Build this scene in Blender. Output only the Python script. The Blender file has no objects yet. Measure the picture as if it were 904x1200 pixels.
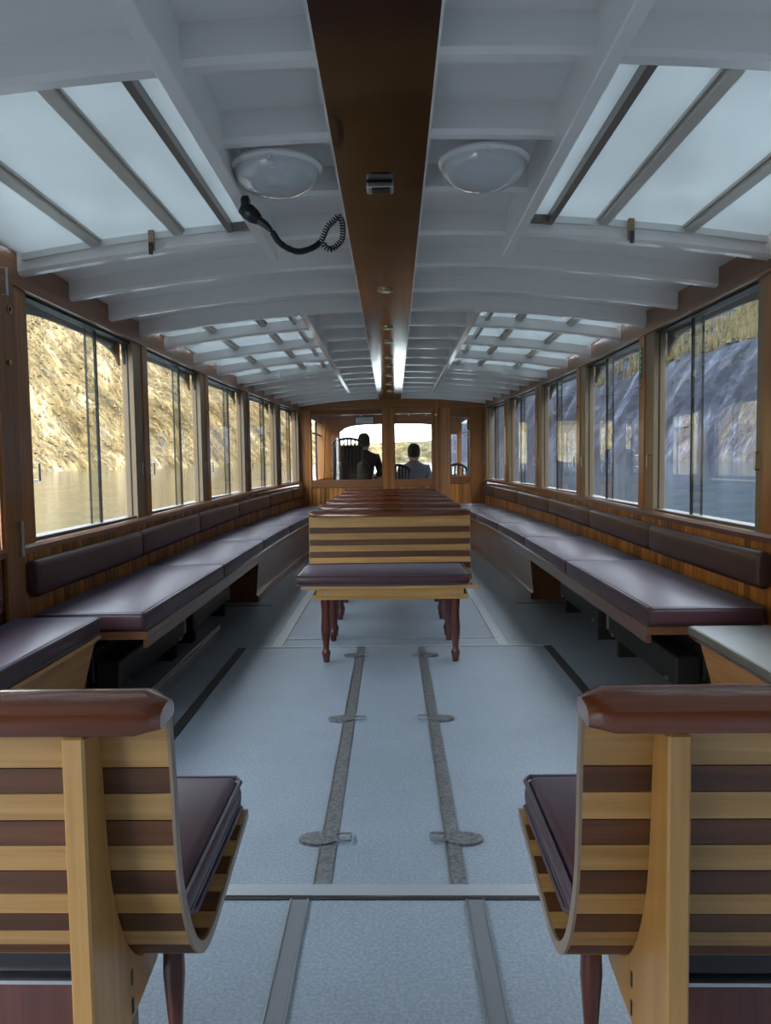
import bpy, bmesh, math, random
from mathutils import Vector, Matrix, noise
random.seed(7)
scene = bpy.context.scene
C = scene.collection
PI = math.pi

# ------------------------------------------------------------ camera
F_PX, PPX, PPY, HC = 900.0, 435.0, 600.0, 1.05
def cam_basis():
    # camera axes (right, up, back) expressed in the boat's frame, from the vanishing point and roll
    yc = Vector(((460 - PPX) / F_PX, (PPY - 541) / F_PX, -1.0)).normalized()
    xc = Vector((1.0, math.tan(math.radians(0.9)), 0.0))
    xc = (xc - yc * xc.dot(yc)).normalized()
    zc = xc.cross(yc)
    return Matrix((xc, yc, zc))          # rows: boat axes in camera coordinates
cam_d = bpy.data.cameras.new('camera')
cam = bpy.data.objects.new('camera', cam_d); C.objects.link(cam)
R3 = cam_basis()
cam.matrix_world = Matrix.Translation((0, 0, HC)) @ R3.to_4x4()
cam_d.sensor_fit = 'VERTICAL'
cam_d.sensor_height = 36.0; cam_d.sensor_width = 36.0 * 904 / 1200
cam_d.lens = F_PX / 1200 * 36.0
cam_d.shift_x = (452 - PPX) / 1200
cam_d.shift_y = -(600 - PPY) / 1200
cam_d.clip_start = 0.05; cam_d.clip_end = 8000
scene.camera = cam

# ------------------------------------------------------------ sky, sun, exposure
world = bpy.data.worlds.new('sky'); scene.world = world
world.use_nodes = True
wn = world.node_tree.nodes; wl = world.node_tree.links
bg = wn['Background']
wtc = wn.new('ShaderNodeTexCoord'); wsep = wn.new('ShaderNodeSeparateXYZ')
wr = wn.new('ShaderNodeValToRGB')
wl.new(wtc.outputs['Generated'], wsep.inputs[0]); wl.new(wsep.outputs['Z'], wr.inputs[0])
wr.color_ramp.elements[0].position = 0.0; wr.color_ramp.elements[0].color = (0.90, 0.95, 1.0, 1)
wr.color_ramp.elements[1].position = 0.75; wr.color_ramp.elements[1].color = (0.68, 0.80, 1.0, 1)
wl.new(wr.outputs['Color'], bg.inputs['Color'])
bg.inputs['Strength'].default_value = 9.0

sun_d = bpy.data.lights.new('sun', 'SUN'); sun = bpy.data.objects.new('sun', sun_d); C.objects.link(sun)
SUN = Vector((0.50, -0.75, 0.43)).normalized()
sun.rotation_euler = SUN.to_track_quat('Z', 'Y').to_euler()
sun_d.energy = 15.0; sun_d.angle = 0.01; sun_d.color = (1.0, 0.87, 0.67)

vs = scene.view_settings
vs.view_transform = 'Standard'; vs.look = 'None'; vs.gamma = 1.0; vs.use_curve_mapping = False
vs.exposure = 0.0

# ------------------------------------------------------------ materials
def new_mat(name):
    m = bpy.data.materials.new(name); m.use_nodes = True
    return m, m.node_tree.nodes, m.node_tree.links, m.node_tree.nodes['Principled BSDF']
def plain(name, col, rough=0.5, metal=0.0, coat=0.0, bump=0.0, bscale=60.0, var=0.0):
    m, n, l, b = new_mat(name)
    b.inputs['Base Color'].default_value = (*col, 1); b.inputs['Roughness'].default_value = rough
    b.inputs['Metallic'].default_value = metal
    b.inputs['Coat Weight'].default_value = coat; b.inputs['Coat Roughness'].default_value = 0.08
    if bump or var:
        tc = n.new('ShaderNodeTexCoord'); nz = n.new('ShaderNodeTexNoise')
        nz.inputs['Scale'].default_value = bscale; nz.inputs['Detail'].default_value = 5
        l.new(tc.outputs['Object'], nz.inputs['Vector'])
        if bump:
            bp = n.new('ShaderNodeBump'); bp.inputs['Strength'].default_value = bump; bp.inputs['Distance'].default_value = 0.004
            l.new(nz.outputs['Fac'], bp.inputs['Height']); l.new(bp.outputs[0], b.inputs['Normal'])
        if var:
            r = n.new('ShaderNodeValToRGB')
            r.color_ramp.elements[0].position = 0.3; r.color_ramp.elements[1].position = 0.7
            r.color_ramp.elements[0].color = (*[c * (1 - var) for c in col], 1)
            r.color_ramp.elements[1].color = (*[min(1, c * (1 + var)) for c in col], 1)
            l.new(nz.outputs['Fac'], r.inputs[0]); l.new(r.outputs[0], b.inputs['Base Color'])
    return m
def wood(name, c1, c2, axis, rough=0.35, coat=0.25, across=38.0, along=1.6, rnd=0.35):
    m, n, l, b = new_mat(name)
    tc = n.new('ShaderNodeTexCoord'); oi = n.new('ShaderNodeObjectInfo')
    mul = n.new('ShaderNodeVectorMath'); mul.operation = 'SCALE'; mul.inputs[0].default_value = (13, 17, 11)
    l.new(oi.outputs['Random'], mul.inputs['Scale'])
    add = n.new('ShaderNodeVectorMath'); l.new(tc.outputs['Object'], add.inputs[0]); l.new(mul.outputs[0], add.inputs[1])
    mp = n.new('ShaderNodeMapping'); s = [across] * 3; s['xyz'.index(axis)] = along
    mp.inputs['Scale'].default_value = s
    l.new(add.outputs[0], mp.inputs['Vector'])
    nz = n.new('ShaderNodeTexNoise'); nz.inputs['Scale'].default_value = 1.0; nz.inputs['Detail'].default_value = 6
    nz.inputs['Roughness'].default_value = 0.6; nz.inputs['Distortion'].default_value = 0.7
    l.new(mp.outputs[0], nz.inputs['Vector'])
    r = n.new('ShaderNodeValToRGB'); r.color_ramp.elements[0].position = 0.32; r.color_ramp.elements[1].position = 0.68
    r.color_ramp.elements[0].color = (*c1, 1); r.color_ramp.elements[1].color = (*c2, 1)
    l.new(nz.outputs['Fac'], r.inputs[0])
    hs = n.new('ShaderNodeHueSaturation')
    mr = n.new('ShaderNodeMapRange'); mr.inputs['To Min'].default_value = 1 - rnd; mr.inputs['To Max'].default_value = 1 + rnd
    l.new(oi.outputs['Random'], mr.inputs['Value']); l.new(mr.outputs[0], hs.inputs['Value'])
    l.new(r.outputs[0], hs.inputs['Color']); l.new(hs.outputs[0], b.inputs['Base Color'])
    b.inputs['Roughness'].default_value = rough
    b.inputs['Coat Weight'].default_value = coat; b.inputs['Coat Roughness'].default_value = 0.1
    bp = n.new('ShaderNodeBump'); bp.inputs['Strength'].default_value = 0.12; bp.inputs['Distance'].default_value = 0.002
    l.new(nz.outputs['Fac'], bp.inputs['Height']); l.new(bp.outputs[0], b.inputs['Normal'])
    return m
def glass(name, tint=(0.96, 0.98, 0.97), refl=1.0):
    m, n, l, b = new_mat(name); n.remove(b)
    out = n['Material Output']
    tr = n.new('ShaderNodeBsdfTransparent'); tr.inputs[0].default_value = (*tint, 1)
    gl = n.new('ShaderNodeBsdfGlossy'); gl.inputs['Roughness'].default_value = 0.0
    lw = n.new('ShaderNodeLayerWeight'); lw.inputs['Blend'].default_value = 0.5
    p = n.new('ShaderNodeMath'); p.operation = 'POWER'; p.inputs[1].default_value = 5
    l.new(lw.outputs['Facing'], p.inputs[0])
    ma = n.new('ShaderNodeMath'); ma.operation = 'MULTIPLY_ADD'; ma.inputs[1].default_value = 0.95 * refl; ma.inputs[2].default_value = 0.045 * refl
    l.new(p.outputs[0], ma.inputs[0])
    mx = n.new('ShaderNodeMixShader'); l.new(ma.outputs[0], mx.inputs[0]); l.new(tr.outputs[0], mx.inputs[1]); l.new(gl.outputs[0], mx.inputs[2])
    l.new(mx.outputs[0], out.inputs['Surface'])
    return m
def milky(name, col=(0.86, 0.9, 0.88)):
    m, n, l, b = new_mat(name)
    out = n['Material Output']
    b.inputs['Base Color'].default_value = (0.75, 0.78, 0.76, 1); b.inputs['Roughness'].default_value = 0.25
    tl = n.new('ShaderNodeBsdfTranslucent'); tl.inputs[0].default_value = (*col, 1)
    tc = n.new('ShaderNodeTexCoord'); nz = n.new('ShaderNodeTexNoise'); nz.inputs['Scale'].default_value = 3.0; nz.inputs['Detail'].default_value = 6
    l.new(tc.outputs['Object'], nz.inputs['Vector'])
    r = n.new('ShaderNodeValToRGB'); r.color_ramp.elements[0].position = 0.35; r.color_ramp.elements[1].position = 0.65
    r.color_ramp.elements[0].color = (*[c * 0.84 for c in col], 1); r.color_ramp.elements[1].color = (*col, 1)
    l.new(nz.outputs['Fac'], r.inputs[0]); l.new(r.outputs[0], tl.inputs[0])
    mx = n.new('ShaderNodeMixShader'); mx.inputs[0].default_value = 0.22
    l.new(b.outputs[0], mx.inputs[1]); l.new(tl.outputs[0], mx.inputs[2]); l.new(mx.outputs[0], out.inputs['Surface'])
    return m
M = {}
M['white'] = plain('white_paint', (0.88, 0.855, 0.83), 0.28, coat=0.3, bump=0.04, bscale=25)
M['white2'] = plain('white_plastic', (0.80, 0.80, 0.78), 0.2, coat=0.3)
M['wood_z'] = wood('varnished_wood_upright', (0.25, 0.088, 0.018), (0.44, 0.18, 0.045), 'z', 0.3, 0.35)
M['wood_y'] = wood('varnished_wood_lengthwise', (0.20, 0.075, 0.025), (0.34, 0.14, 0.05), 'y', 0.3, 0.35)
M['wood_x'] = wood('varnished_wood_crosswise', (0.20, 0.075, 0.022), (0.34, 0.14, 0.045), 'x', 0.3, 0.35)
M['board'] = wood('panel_board_wood', (0.36, 0.13, 0.022), (0.56, 0.24, 0.05), 'z', 0.4, 0.2, rnd=0.45)
M['plank'] = wood('dark_mahogany', (0.020, 0.0065, 0.003), (0.036, 0.012, 0.005), 'y', 0.15, 0.6, along=3, across=22, rnd=0.05)
M['rail'] = wood('mahogany_rail', (0.13, 0.034, 0.013), (0.21, 0.062, 0.024), 'x', 0.16, 0.6, across=60, rnd=0.1)
M['ash'] = wood('ash_slat', (0.36, 0.19, 0.05), (0.58, 0.34, 0.115), 'x', 0.45, 0.12, rnd=0.12)
M['ash_z'] = wood('ash_upright', (0.44, 0.235, 0.06), (0.60, 0.34, 0.11), 'z', 0.4, 0.25, rnd=0.1)
M['darkslat'] = wood('dark_slat', (0.065, 0.022, 0.006), (0.150, 0.055, 0.014), 'x', 0.5, 0.08, rnd=0.2)
M['leg'] = wood('stained_leg', (0.075, 0.018, 0.012), (0.13, 0.035, 0.022), 'z', 0.3, 0.35, rnd=0.1)
M['band'] = plain('edge_band', (0.30, 0.23, 0.16), 0.4)
M['box'] = wood('seat_box_veneer', (0.15, 0.06, 0.025), (0.24, 0.10, 0.04), 'y', 0.3, 0.3)
M['oak'] = wood('oak_veneer', (0.42, 0.19, 0.05), (0.60, 0.30, 0.09), 'y', 0.4, 0.2, across=30)
M['vinyl'] = plain('burgundy_vinyl', (0.075, 0.030, 0.036), 0.40, bump=0.12, bscale=14)
_v = M['vinyl'].node_tree.nodes['Principled BSDF']
_v.inputs['Sheen Weight'].default_value = 0.24; _v.inputs['Sheen Roughness'].default_value = 0.35; _v.inputs['Sheen Tint'].default_value = (0.45, 0.64, 1.0, 1)  # blue sheen tint stands in for sky light reflected by the cushions
M['pad'] = plain('brown_vinyl', (0.085, 0.046, 0.044), 0.34, bump=0.12, bscale=12)
M['piping'] = plain('piping', (0.10, 0.08, 0.10), 0.3)
M['steel'] = plain('brushed_steel', (0.52, 0.53, 0.54), 0.34, 1.0)
M['track'] = plain('sill_track', (0.17, 0.145, 0.12), 0.5, 0.0)
M['alu'] = plain('anodised_profile', (0.30, 0.21, 0.12), 0.4, 0.15)
M['strip'] = plain('floor_strip', (0.40, 0.41, 0.42), 0.35, 0.3)
M['stripa'] = plain('grey_floor_strip', (0.19, 0.19, 0.20), 0.4, 0.2)
M['stripd'] = plain('dark_floor_strip', (0.035, 0.033, 0.032), 0.5, 0.2, var=0.6, bscale=120)
M['stripm'] = plain('worn_floor_strip', (0.20, 0.20, 0.20), 0.4, 0.5, var=0.45, bscale=90)
M['brass'] = plain('brass', (0.62, 0.45, 0.20), 0.25, 1.0)
M['black'] = plain('black_plastic', (0.012, 0.012, 0.013), 0.35)
M['rubber'] = plain('black_seal', (0.018, 0.017, 0.016), 0.5)
M['heater'] = plain('heater_black', (0.03, 0.028, 0.027), 0.4, 0.3)
M['channel'] = plain('grey_channel', (0.22, 0.22, 0.22), 0.35, 0.3)
M['bars'] = plain('skylight_bar', (0.52, 0.48, 0.42), 0.35, 0.2)
M['barsd'] = plain('skylight_dark_bar', (0.17, 0.14, 0.12), 0.35, 0.4)
M['greyvinyl'] = plain('grey_top', (0.19, 0.19, 0.165), 0.4, var=0.06, bscale=20)
M['valance'] = plain('weathered_valance', (0.20, 0.15, 0.11), 0.5)
M['glass'] = glass('window_glass')
M['lampglass'] = None
M['sky'] = milky('milky_acrylic')
M['green'] = plain('green_sign', (0.03, 0.25, 0.10), 0.35)
M['signwhite'] = plain('sign_white', (0.85, 0.87, 0.85), 0.4)
M['skin'] = plain('skin', (0.52, 0.31, 0.22), 0.5)
M['hair'] = plain('dark_hair', (0.02, 0.014, 0.010), 0.5, bump=0.5, bscale=90)
M['jacketb'] = plain('blue_grey_jacket', (0.16, 0.21, 0.29), 0.7)
M['jacketk'] = plain('black_jacket', (0.012, 0.013, 0.018), 0.7)
M['trousers'] = plain('dark_trousers', (0.02, 0.022, 0.03), 0.8)
M['chair'] = plain('dark_chair', (0.016, 0.014, 0.013), 0.45)
def dome_mat():
    m, n, l, b = new_mat('frosted_dome')
    b.inputs['Base Color'].default_value = (0.80, 0.81, 0.82, 1); b.inputs['Roughness'].default_value = 0.12
    b.inputs['Coat Weight'].default_value = 1.0; b.inputs['Coat Roughness'].default_value = 0.03
    out = n['Material Output']; tl = n.new('ShaderNodeBsdfTranslucent'); tl.inputs[0].default_value = (0.8, 0.8, 0.8, 1)
    mx = n.new('ShaderNodeMixShader'); mx.inputs[0].default_value = 0.25
    l.new(b.outputs[0], mx.inputs[1]); l.new(tl.outputs[0], mx.inputs[2]); l.new(mx.outputs[0], out.inputs['Surface'])
    return m
M['lampglass'] = dome_mat()
def floor_mat():
    m, n, l, b = new_mat('speckled_floor_vinyl')
    tc = n.new('ShaderNodeTexCoord')
    v = n.new('ShaderNodeTexNoise'); v.inputs['Scale'].default_value = 130; v.inputs['Detail'].default_value = 3
    r = n.new('ShaderNodeValToRGB'); r.color_ramp.elements[0].position = 0.36; r.color_ramp.elements[1].position = 0.66
    r.color_ramp.elements[0].color = (0.215, 0.25, 0.285, 1); r.color_ramp.elements[1].color = (0.305, 0.345, 0.38, 1)
    w = n.new('ShaderNodeTexNoise'); w.inputs['Scale'].default_value = 2.2; w.inputs['Detail'].default_value = 8; w.inputs['Roughness'].default_value = 0.7
    l.new(tc.outputs['Object'], v.inputs['Vector']); l.new(tc.outputs['Object'], w.inputs['Vector'])
    l.new(v.outputs['Fac'], r.inputs[0])
    mx = n.new('ShaderNodeMixRGB'); mx.blend_type = 'MULTIPLY'; mx.inputs[0].default_value = 0.5
    r2 = n.new('ShaderNodeValToRGB'); r2.color_ramp.elements[0].position = 0.3; r2.color_ramp.elements[1].position = 0.62
    r2.color_ramp.elements[0].color = (0.72, 0.72, 0.70, 1); r2.color_ramp.elements[1].color = (1, 1, 1, 1)
    l.new(w.outputs['Fac'], r2.inputs[0]); l.new(r.outputs[0], mx.inputs[1]); l.new(r2.outputs[0], mx.inputs[2])
    l.new(mx.outputs[0], b.inputs['Base Color'])
    b.inputs['Roughness'].default_value = 0.42
    bp = n.new('ShaderNodeBump'); bp.inputs['Strength'].default_value = 0.15; bp.inputs['Distance'].default_value = 0.002
    l.new(v.outputs['Fac'], bp.inputs['Height']); l.new(bp.outputs[0], b.inputs['Normal'])
    return m
M['floor'] = floor_mat()
def slope_mat(name, cols, s1, s2, stretch=(1, 1, 0.35)):
    m, n, l, b = new_mat(name)
    tc = n.new('ShaderNodeTexCoord'); mp = n.new('ShaderNodeMapping'); mp.inputs['Scale'].default_value = stretch
    l.new(tc.outputs['Object'], mp.inputs['Vector'])
    a = n.new('ShaderNodeTexNoise'); a.inputs['Scale'].default_value = s1; a.inputs['Detail'].default_value = 9; a.inputs['Roughness'].default_value = 0.72
    l.new(mp.outputs[0], a.inputs['Vector'])
    r = n.new('ShaderNodeValToRGB'); e = r.color_ramp.elements
    e[0].position = 0.34; e[0].color = (*cols[0], 1); e[1].position = 0.66; e[1].color = (*cols[-1], 1)
    for i, c in enumerate(cols[1:-1]):
        x = e.new(0.34 + 0.32 * (i + 1) / (len(cols) - 1)); x.color = (*c, 1)
    l.new(a.outputs['Fac'], r.inputs[0])
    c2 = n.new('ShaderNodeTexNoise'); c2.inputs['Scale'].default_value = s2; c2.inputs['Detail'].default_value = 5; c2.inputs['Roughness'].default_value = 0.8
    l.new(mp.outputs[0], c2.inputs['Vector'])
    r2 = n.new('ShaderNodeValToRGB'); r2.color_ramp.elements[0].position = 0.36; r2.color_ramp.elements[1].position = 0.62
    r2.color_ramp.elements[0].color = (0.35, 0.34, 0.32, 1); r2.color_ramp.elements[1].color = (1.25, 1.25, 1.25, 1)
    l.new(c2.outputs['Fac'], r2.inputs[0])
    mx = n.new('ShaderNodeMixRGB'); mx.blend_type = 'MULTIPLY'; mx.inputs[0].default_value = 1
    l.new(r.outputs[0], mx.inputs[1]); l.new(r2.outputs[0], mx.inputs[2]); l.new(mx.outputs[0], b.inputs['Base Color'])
    b.inputs['Roughness'].default_value = 0.95; b.inputs['Specular IOR Level'].default_value = 0.1
    return m
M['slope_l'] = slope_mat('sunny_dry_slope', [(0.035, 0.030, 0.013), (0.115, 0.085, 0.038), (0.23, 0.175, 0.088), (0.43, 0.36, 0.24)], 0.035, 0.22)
M['slope_r'] = slope_mat('wooded_rocky_slope', [(0.010, 0.012, 0.018), (0.024, 0.027, 0.038), (0.050, 0.056, 0.078), (0.14, 0.155, 0.20)], 0.06, 0.55)  # the blue cast of the shade is put into these colours
M['shrub_l'] = plain('dry_shrub', (0.15, 0.11, 0.05), 0.95, var=0.5, bscale=0.2)
M['conifer'] = plain('conifer', (0.10, 0.075, 0.026), 0.95, var=0.5, bscale=0.15)
def water_mat():
    m, n, l, b = new_mat('lake_water')
    b.inputs['Base Color'].default_value = (0.03, 0.05, 0.05, 1); b.inputs['Roughness'].default_value = 0.06
    tc = n.new('ShaderNodeTexCoord'); nz = n.new('ShaderNodeTexNoise'); nz.inputs['Scale'].default_value = 1.3; nz.inputs['Detail'].default_value = 4
    l.new(tc.outputs['Object'], nz.inputs['Vector'])
    bp = n.new('ShaderNodeBump'); bp.inputs['Strength'].default_value = 0.5; bp.inputs['Distance'].default_value = 0.08
    l.new(nz.outputs['Fac'], bp.inputs['Height']); l.new(bp.outputs[0], b.inputs['Normal'])
    return m
M['water'] = water_mat()

# ------------------------------------------------------------ mesh helpers
class MB:
    def __init__(s): s.v = []; s.f = []
    def add(s, vs, fs):
        o = len(s.v); s.v += [tuple(v) for v in vs]; s.f += [tuple(i + o for i in f) for f in fs]; return s
    def box(s, x0, x1, y0, y1, z0, z1):
        if x0 > x1: x0, x1 = x1, x0
        vs = [(x, y, z) for z in (z0, z1) for y in (y0, y1) for x in (x0, x1)]
        return s.add(vs, [(0, 2, 3, 1), (4, 5, 7, 6), (0, 1, 5, 4), (2, 6, 7, 3), (0, 4, 6, 2), (1, 3, 7, 5)])
    def loft(s, secs, closed=False, cap=True):
        n = len(secs[0]); vs = [p for q in secs for p in q]; fs = []
        m = len(secs)
        for i in range(m if closed else m - 1):
            j = (i + 1) % m
            for k in range(n):
                k2 = (k + 1) % n
                fs.append((i * n + k, i * n + k2, j * n + k2, j * n + k))
        if cap and not closed:
            fs.append(tuple(range(n))[::-1]); fs.append(tuple((m - 1) * n + k for k in range(n)))
        return s.add(vs, fs)
    def tube(s, pts, r, n=8, cap=True):
        pts = [Vector(p) for p in pts]; secs = []
        up = Vector((0, 0, 1))
        for i, p in enumerate(pts):
            t = (pts[min(i + 1, len(pts) - 1)] - pts[max(i - 1, 0)]).normalized()
            a = t.cross(up)
            if a.length < 1e-3: a = t.cross(Vector((1, 0, 0)))
            a.normalize(); b = a.cross(t).normalized()
            rr = r[i] if isinstance(r, (list, tuple)) else r
            secs.append([p + (a * math.cos(2 * PI * k / n) + b * math.sin(2 * PI * k / n)) * rr for k in range(n)])
            up = b
        return s.loft(secs, cap=cap)
    def lathe(s, prof, c=(0, 0, 0), n=16):
        secs = [[(c[0] + r * math.cos(2 * PI * k / n), c[1] + r * math.sin(2 * PI * k / n), c[2] + z) for k in range(n)] for r, z in prof]
        return s.loft(secs)
    def build(s, name, mat, parent=None, smooth=False, bevel=0.0, seg=1):
        me = bpy.data.meshes.new(name); me.from_pydata(s.v, [], s.f); me.validate()
        bm = bmesh.new(); bm.from_mesh(me); bmesh.ops.recalc_face_normals(bm, faces=bm.faces)
        if bevel > 0:
            bmesh.ops.remove_doubles(bm, verts=bm.verts, dist=1e-6)
            ed = [e for e in bm.edges if len(e.link_faces) == 2 and e.calc_face_angle(0) > 0.6]
            bmesh.ops.bevel(bm, geom=ed, offset=bevel, segments=seg, profile=0.5, affect='EDGES', clamp_overlap=True)
        if smooth:
            for f in bm.faces: f.smooth = True
        bm.to_mesh(me); bm.free()
        if smooth:
            try: me.set_sharp_from_angle(angle=math.radians(40))
            except Exception: pass
        me.materials.append(mat)
        o = bpy.data.objects.new(name, me); C.objects.link(o)
        if parent is not None:
            o.parent = parent; o.matrix_parent_inverse = Matrix.Translation(parent.location).inverted() if parent.get('_w') else Matrix.Identity(4)
        return o
def tag(o, label, cat, group=None, kind=None):
    o['label'] = label; o['category'] = cat
    if group: o['group'] = group
    if kind: o['kind'] = kind
    return o
def thing(name, label, cat, loc=(0, 0, 0), group=None, kind=None, worldchildren=True):
    o = bpy.data.objects.new(name, None); o.empty_display_size = 0.1
    C.objects.link(o); o.location = loc
    tag(o, label, cat, group, kind)
    if worldchildren: W_PARENTS.add(o.name)
    return o
W_PARENTS = set()
def put(mb, name, mat, parent, **k):
    """child built in boat coordinates under a thing whose empty stands elsewhere"""
    o = mb.build(name, mat, None, **k)
    o.parent = parent
    base = parent
    off = Vector((0, 0, 0))
    while base is not None:
        off += base.location; base = base.parent
    o.location = -off
    return o
def rr(a0, a1, b0, b1, r, n=3):
    """rounded rectangle outline in (a, b)"""
    out = []
    for (ca, cb, s0) in ((a1 - r, b1 - r, 0), (a0 + r, b1 - r, 1), (a0 + r, b0 + r, 2), (a1 - r, b0 + r, 3)):
        for k in range(n + 1):
            t = (s0 + k / n) * PI / 2
            out.append((ca + r * math.cos(t), cb + r * math.sin(t)))
    return out
def Wd(y):
    """inner half width of the cabin: straight amidships, drawing in towards the bow"""
    return 1.5 if y < 6.0 else 1.5 - 0.223 * ((y - 6.0) / 4.6) ** 1.7
def yaw(y): return (Wd(y + .02) - Wd(y - .02)) / .04
def sweep_y(prof, s, y0, y1, mb=None, n=None):
    """profile of (offset inboard from the side, z) swept along the ship's side"""
    mb = mb or MB()
    n = n or max(2, int((y1 - y0) / 0.25) + 1)
    if y1 <= 6.0: n = 2
    secs = []
    for i in range(n):
        y = y0 + (y1 - y0) * i / (n - 1)
        secs.append([(s * (Wd(y) - o), y, z) for o, z in prof])
    return mb.loft(secs)
def cushion(mb, s, y0, y1, o0, o1, z0, z1, r=0.022, soft=0.012):
    """soft pad along the side with rounded ends"""
    secs = []; n = 4
    ys = [(y0 + r * (1 - math.cos(k / n * PI / 2)), r * (1 - math.sin(k / n * PI / 2))) for k in range(n + 1)]
    mid = max(2, int((y1 - y0) / 0.3))
    ys += [(y0 + r + (y1 - y0 - 2 * r) * k / mid, 0) for k in range(1, mid)]
    ys += [(y1 - r * (1 - math.cos(k / n * PI / 2)), r * (1 - math.sin(k / n * PI / 2))) for k in range(n, -1, -1)]
    for y, i in ys:
        t = (y - y0) / (y1 - y0); puff = soft * min(1, 6 * min(t, 1 - t))
        pr = rr(o0 + i, o1 - i, z0 + i, z1 - i, max(0.004, r - i * 0.8))
        w = Wd(y); oc = (o0 + o1) / 2; hw = (o1 - o0) / 2
        secs.append([(s * (w - o), y, z + (puff * (1 - ((o - oc) / hw) ** 2) if z > (z0 + z1) / 2 else 0)) for o, z in pr])
    return mb.loft(secs)
def ZC(x, y):
    """underside of the deck beams"""
    return 1.945 - 0.0556 * x * x - 0.005 * (y - 3)
SKIN = 0.085
def beam(x0, x1, y, t=0.05, lo=0.0, hi=SKIN + .005, n=None):
    mb = MB(); n = n or max(2, int(abs(x1 - x0) / 0.12) + 1); secs = []
    for i in range(n):
        x = x0 + (x1 - x0) * i / (n - 1); z = ZC(x, y)
        secs.append([(x, y - t / 2, z + hi), (x, y - t / 2, z + lo + .012), (x, y - t / 2 + .012, z + lo), (x, y + t / 2 - .008, z + lo), (x, y + t / 2, z + lo + .008), (x, y + t / 2, z + hi)])
    return mb.loft(secs)
def slab(mb, x0, x1, y0, y1, lo=SKIN, hi=SKIN + .03, clip=True):
    nx = max(2, int(abs(x1 - x0) / 0.12) + 1); ny = max(2, int((y1 - y0) / 0.4) + 1)
    g = []
    for j in range(ny):
        y = y0 + (y1 - y0) * j / (ny - 1); row = []
        for i in range(nx):
            x = x0 + (x1 - x0) * i / (nx - 1)
            if clip: x = max(-Wd(y) - .06, min(Wd(y) + .06, x))
            row.append((x, y, ZC(x, y)))
        g.append(row)
    vs = [(x, y, z + lo) for r_ in g for x, y, z in r_] + [(x, y, z + hi) for r_ in g for x, y, z in r_]
    N = nx * ny; fs = []
    for j in range(ny - 1):
        for i in range(nx - 1):
            a = j * nx + i; q = (a, a + 1, a + nx + 1, a + nx)
            fs.append(q); fs.append(tuple(N + k for k in q[::-1]))
    for j in range(ny - 1):
        for i in (0, nx - 1):
            a = j * nx + i; fs.append((a, a + nx, N + a + nx, N + a))
    for i in range(nx - 1):
        for j in (0, ny - 1):
            a = j * nx + i; fs.append((a, a + 1, N + a + 1, N + a))
    return mb.add(vs, fs)

Y_AFT, Y_FWD = -5.0, 10.62
SILL0, WTOP = 0.74, 1.765
def sill(y): return SILL0 + max(0, y - 4) * 0.009
BAYS = [(3.15 + 1.56 * k, min(4.50 + 1.56 * k, 10.55)) for k in range(5)]
SIDE = {-1: 'left', 1: 'right'}
NUM = ['first', 'second', 'third', 'fourth', 'fifth', 'sixth', 'seventh']

# ============================================================ THE SETTING
# ---- floor
fl = MB().box(-1.62, 1.62, Y_AFT, 12.9, -0.06, 0.0).build('floor', M['floor'])
tag(fl, 'blue-grey speckled vinyl cabin floor with metal strips', 'floor', kind='structure')
def fstrip(x0, x1, y0, y1, mat, h=0.004, name='floor_strip'):
    return MB().box(x0, x1, y0, y1, -0.002, h).build(name, mat, fl)
for x0, x1 in ((-.256, -.219), (.164, .201)):                     # aft hatch strips
    fstrip(x0, x1, Y_AFT, 1.775, M['stripa'])
    for e in (x0 - .004, x1): fstrip(e, e + .004, Y_AFT, 1.775, M['steel'], .0065, 'bright_edging')
fstrip(-.87, .86, 1.79, 1.838, M['strip'], .006)
fstrip(-.87, .86, 1.778, 1.79, M['stripd'], .003, 'dark_joint')
for x0, x1 in ((-.21, -.168), (.133, .172)):                      # amidships hatch strips
    fstrip(x0, x1, 1.838, 4.30, M['stripm'])
    e = x0 - .004 if x0 < 0 else x0 - .004
    fstrip(e, e + .004, 1.838, 4.30, M['steel'], .0065, 'bright_edging')
for x in (-.87, .86): fstrip(x - .022, x + .022, 1.84, 4.30, M['stripd'], .004, 'dark_floor_strip')
fstrip(-.87, .87, 4.30, 4.325, M['strip'], .005)
fstrip(-.66, .62, 4.50, 4.52, M['strip'], .005)
for x in (-.675, .615):
    fstrip(x - .028, x + .028, 4.325, 9.6, M['strip'], .004)
    fstrip(x + (.02 if x > 0 else -.028), x + (.028 if x > 0 else -.02), 4.325, 9.6, M['steel'], .006, 'bright_edging')
fstrip(-1.45, -.90, 5.60, 5.608, M['stripd'], .003, 'dark_joint'); fstrip(.90, 1.45, 5.60, 5.608, M['stripd'], .003, 'dark_joint')
for x, s in ((-.19, -1), (.152, 1)):
    for y in (2.07, 3.07, 4.10):                                  # flush ring latches
        a = MB(); n = 20; rx, ry = .055, .036
        top = [(x + s * .03 + rx * math.cos(2 * PI * k / n), y + ry * math.sin(2 * PI * k / n), .009) for k in range(n)]
        bot = [(p[0], p[1], -.001) for p in top]
        a.loft([bot, top])
        lt = a.build('hatch_latch', M['stripm'], fl)
        b = MB()
        b.tube([(x - s * .02, y - .02, .011), (x - s * .06, y - .02, .011), (x - s * .06, y + .02, .011), (x - s * .02, y + .02, .011)], .004, 6)
        b.build('pull_ring', M['steel'], lt)

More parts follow.
